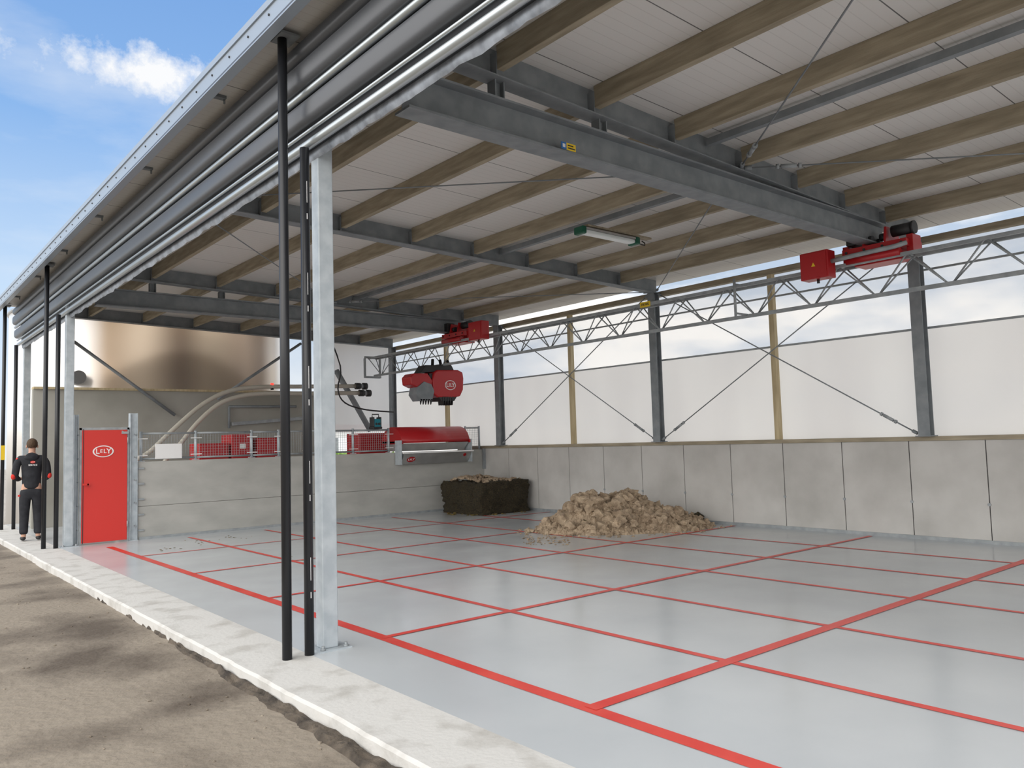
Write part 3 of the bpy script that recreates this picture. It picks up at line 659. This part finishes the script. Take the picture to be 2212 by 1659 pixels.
nd=[((0,0,.98),(.13,.10)),((0,0,1.14),(.125,.10)),((0,-.01,1.32),(.15,.115)),((0,-.01,1.46),(.13,.09)),((0,.0,1.55),.052),((0,.02,1.62),(.062,.07)),((0,.03,1.70),(.077,.092)),((0,.02,1.775),(.062,.072))]
ed=[(0,1),(1,2),(2,3),(3,4),(4,5),(5,6),(6,7)]
def add(p,r,par): nd.append((p,r)); ed.append((par,len(nd)-1)); return len(nd)-1
for s_ in (-1,1):
    a=add((s_*.15,-.01,1.47),.062,3); a=add((s_*.205,-.03,1.43),.055,a); a=add((s_*.245,-.06,1.16),.042,a); a=add((s_*.20,.16,1.10),.034,a); a=add((s_*.15,.25,1.12),.026,a); h=add((s_*.125,.30,1.125),(.03,.02),a)
    for k in range(4):
        f=add((s_*.115+.018*(k-1.5),.35,1.135-.004*k),.0095,h); f=add((s_*.105+.018*(k-1.5),.375-.004*abs(k-1.5),1.115),.0085,f); f=add((s_*.10+.018*(k-1.5),.372,1.09),.008,f)
    f=add((s_*.09,.28,1.135),.011,h); add((s_*.075,.31,1.14),.009,f)
    a=add((s_*.095,0,.90),.088,0); a=add((s_*.105,.015,.50),.058,a); a=add((s_*.11,-.02,.12),.042,a); a=add((s_*.115,.0,.055),.040,a); a=add((s_*.13,.14,.035),(.038,.028),a)
f=add((0,.125,1.69),.012,6)
body=skel('body',nd,ed,skin,t)
nd,ed=[((0,0,.90),(.165,.13)),((0,0,1.02),(.16,.125)),((0,-.01,1.18),(.165,.13)),((0,-.01,1.34),(.18,.135)),((0,-.01,1.46),(.15,.11)),((0,-.005,1.53),(.078,.075))],[(0,1),(1,2),(2,3),(3,4),(4,5)]
for s_ in (-1,1):
    a=add((s_*.17,-.01,1.465),.078,4); a=add((s_*.225,-.03,1.40),.074,a); a=add((s_*.255,-.06,1.17),.060,a); a=add((s_*.23,.06,1.12),.054,a); a=add((s_*.20,.16,1.105),.046,a)
jacket=skel('jacket',nd,ed,cloth,t)
nd,ed=[((0,0,.98),(.15,.115)),((0,0,.90),(.145,.12))],[(0,1)]
for s_ in (-1,1):
    a=add((s_*.095,0,.82),.112,1); a=add((s_*.105,.015,.5),.085,a); a=add((s_*.11,-.01,.28),.076,a); a=add((s_*.112,-.015,.11),.074,a)
skel('trousers',nd,ed,cloth,t)
for s_ in (-1,1):
    skel('shoe',[((s_*.115,-.06,.055),(.05,.045)),((s_*.12,.03,.055),(.05,.045)),((s_*.135,.17,.04),(.045,.032))],[(0,1),(1,2)],dark,t)
b=N(hair); r0=bmesh.ops.create_icosphere(b.bm,subdivisions=4,radius=1)
for v in b.bm.verts: v.co=Vector((v.co.x*.088,v.co.y*.108+.012,v.co.z*.105+1.735))*(1)+Vector((noise.noise(v.co*9),noise.noise(v.co*9+Vector((3,0,0))),0))*.006
bmesh.ops.delete(b.bm,geom=[v for v in b.bm.verts if v.co.z<1.66 or (v.co.y>.055 and v.co.z<1.78)],context='VERTS')
bmesh.ops.translate(b.bm,verts=b.bm.verts[:],vec=PL); b.build('hair',t,smooth=True)
for s_ in (-1,1):
    N(skin).ball(PL+Vector((s_*.088,.02,1.69)),.02,2,.1,(.5,.9,1.6)).build('ear',t,smooth=True)
    N(dark).ball(PL+Vector((s_*.03,.108,1.705)),.011,2,0).build('eye',t,smooth=True)
    N(redcl).ball(PL+Vector((s_*.278,-.07,1.16)),.043,2,.05,(.9,.9,1.3)).build('elbow_patch',t,smooth=True)
    N(redcl).box(PL+Vector((s_*.17,-.06,.80)),PL+Vector((s_*.205,.04,.83))).build('pocket_tab',t)
N(redcl).ball(PL+Vector((-.20,-.035,1.47)),.05,2,.05,(1,.8,.6)).build('shoulder_patch',t,smooth=True)
b=N(cloth).ball(PL+Vector((0,-.09,1.50)),.1,3,.08,(1.1,.6,.8)); b.build('hood',t,smooth=True)
yb=-.162
e=oval('emblem',PL.x+.02,1.41,PL.y+yb,.08,.045,t,redcl,redcl,white)
text_into('back_text','SERVICE',.038,white,PL+Vector((.02,yb-.004,1.355)),FRONT,t)
t.rotation_euler.z=math.radians(-10)
N(yellow).box((2.385,19.555,1.45),(2.455,19.56,1.75)).build('pipe_sticker',label='yellow sticker on the black pipe at the left edge',cat='sticker')
# ------------------------------------------------------------------ world and light
w=bpy.data.worlds.new('sky'); S.world=w; w.use_nodes=True; n=w.node_tree.nodes; l=w.node_tree.links
bg=n['Background']; tc=n.new('ShaderNodeTexCoord'); sp=n.new('ShaderNodeSeparateXYZ'); l.new(tc.outputs['Generated'],sp.inputs[0])
r=n.new('ShaderNodeValToRGB'); l.new(sp.outputs['Z'],r.inputs[0]); E=r.color_ramp.elements
E[0].position=0; E[0].color=(.82,.88,.93,1); E[1].position=.62; E[1].color=(.14,.31,.68,1)
e=E.new(.18); e.color=(.56,.73,.94,1); e=E.new(.36); e.color=(.26,.47,.83,1)
mp=n.new('ShaderNodeMapping'); mp.inputs['Scale'].default_value=(1,1,3.2); l.new(tc.outputs['Generated'],mp.inputs[0])
nz=n.new('ShaderNodeTexNoise'); nz.inputs['Scale'].default_value=2.1; nz.inputs['Detail'].default_value=8; nz.inputs['Roughness'].default_value=.55; l.new(mp.outputs[0],nz.inputs['Vector'])
def wm(op,a,b=None,c=None):
    q=n.new('ShaderNodeMath'); q.operation=op
    for i,x in enumerate((a,b)):
        if x is None: continue
        if isinstance(x,(int,float)): q.inputs[i].default_value=x
        else: l.new(x,q.inputs[i])
    if c: q.use_clamp=True
    return q.outputs[0]
def wmix(f,a,b):
    q=n.new('ShaderNodeMixRGB'); l.new(f,q.inputs[0])
    for i,x in ((1,a),(2,b)):
        if isinstance(x,tuple): q.inputs[i].default_value=(*x,1)
        else: l.new(x,q.inputs[i])
    return q.outputs[0]
haze=n.new('ShaderNodeMapRange'); haze.inputs['From Min'].default_value=.5; haze.inputs['From Max'].default_value=.72; haze.inputs['To Max'].default_value=.6; l.new(nz.outputs['Fac'],haze.inputs['Value'])
col=wmix(haze.outputs[0],r.outputs[0],(.84,.88,.93))
# clouded sky behind the back wall (+X)
nq=n.new('ShaderNodeTexNoise'); nq.inputs['Scale'].default_value=2.8; nq.inputs['Detail'].default_value=9; nq.inputs['Roughness'].default_value=.55; l.new(mp.outputs[0],nq.inputs['Vector'])
nb=n.new('ShaderNodeMapRange'); nb.inputs['From Min'].default_value=.40; nb.inputs['From Max'].default_value=.54; l.new(nq.outputs['Fac'],nb.inputs['Value'])
clx=wmix(nb.outputs[0],(.52,.63,.78),(1.22,1.18,1.12))
dr=wm('MULTIPLY',wm('SUBTRACT',sp.outputs['X'],.38),5.,True)
col=wmix(dr,col,clx)
col=wmix(wm('MULTIPLY',wm('SUBTRACT',sp.outputs['Z'],.55),3.,True),col,(1.2,1.2,1.18))  # unseen zenith whitened too, as added fill
# unseen open-side sky behind the camera, brightened as added fill for the interior
k_=wm('ADD',wm('MULTIPLY',sp.outputs['X'],-.9),wm('MULTIPLY',sp.outputs['Y'],-.45))
col=wmix(wm('MULTIPLY',k_,2.2,True),col,(2.4,2.36,2.3))
dc=(up(300,152,'Y',50)-Vector((0,0,HC))).normalized()
dp=n.new('ShaderNodeVectorMath'); dp.operation='SUBTRACT'; l.new(tc.outputs['Generated'],dp.inputs[0]); dp.inputs[1].default_value=dc
ms=n.new('ShaderNodeVectorMath'); ms.operation='MULTIPLY'; l.new(dp.outputs[0],ms.inputs[0]); ms.inputs[1].default_value=(1,1,3.3)
ln=n.new('ShaderNodeVectorMath'); ln.operation='LENGTH'; l.new(ms.outputs[0],ln.inputs[0])
nc=n.new('ShaderNodeTexNoise'); nc.inputs['Scale'].default_value=17; nc.inputs['Detail'].default_value=10; nc.inputs['Roughness'].default_value=.65; l.new(tc.outputs['Generated'],nc.inputs['Vector'])
cv=wm('SUBTRACT',wm('ADD',.078,wm('MULTIPLY',wm('SUBTRACT',nc.outputs['Fac'],.5),.30)),ln.outputs['Value'])
cr=n.new('ShaderNodeMapRange'); cr.inputs['From Min'].default_value=-.015; cr.inputs['From Max'].default_value=.05; l.new(cv,cr.inputs['Value'])
col=wmix(cr.outputs[0],col,(.93,.94,.96))
l.new(col,bg.inputs[0]); bg.inputs[1].default_value=1.0
sd=bpy.data.lights.new('sun','SUN'); so=bpy.data.objects.new('sun',sd); C.objects.link(so); sd.energy=.8; sd.angle=math.radians(50); sd.color=(1,.96,.9)
so.rotation_euler=(-Vector((-.8,-.3,.42))).to_track_quat('-Z','Y').to_euler()
S.view_settings.view_transform='Standard'; S.view_settings.exposure=.05
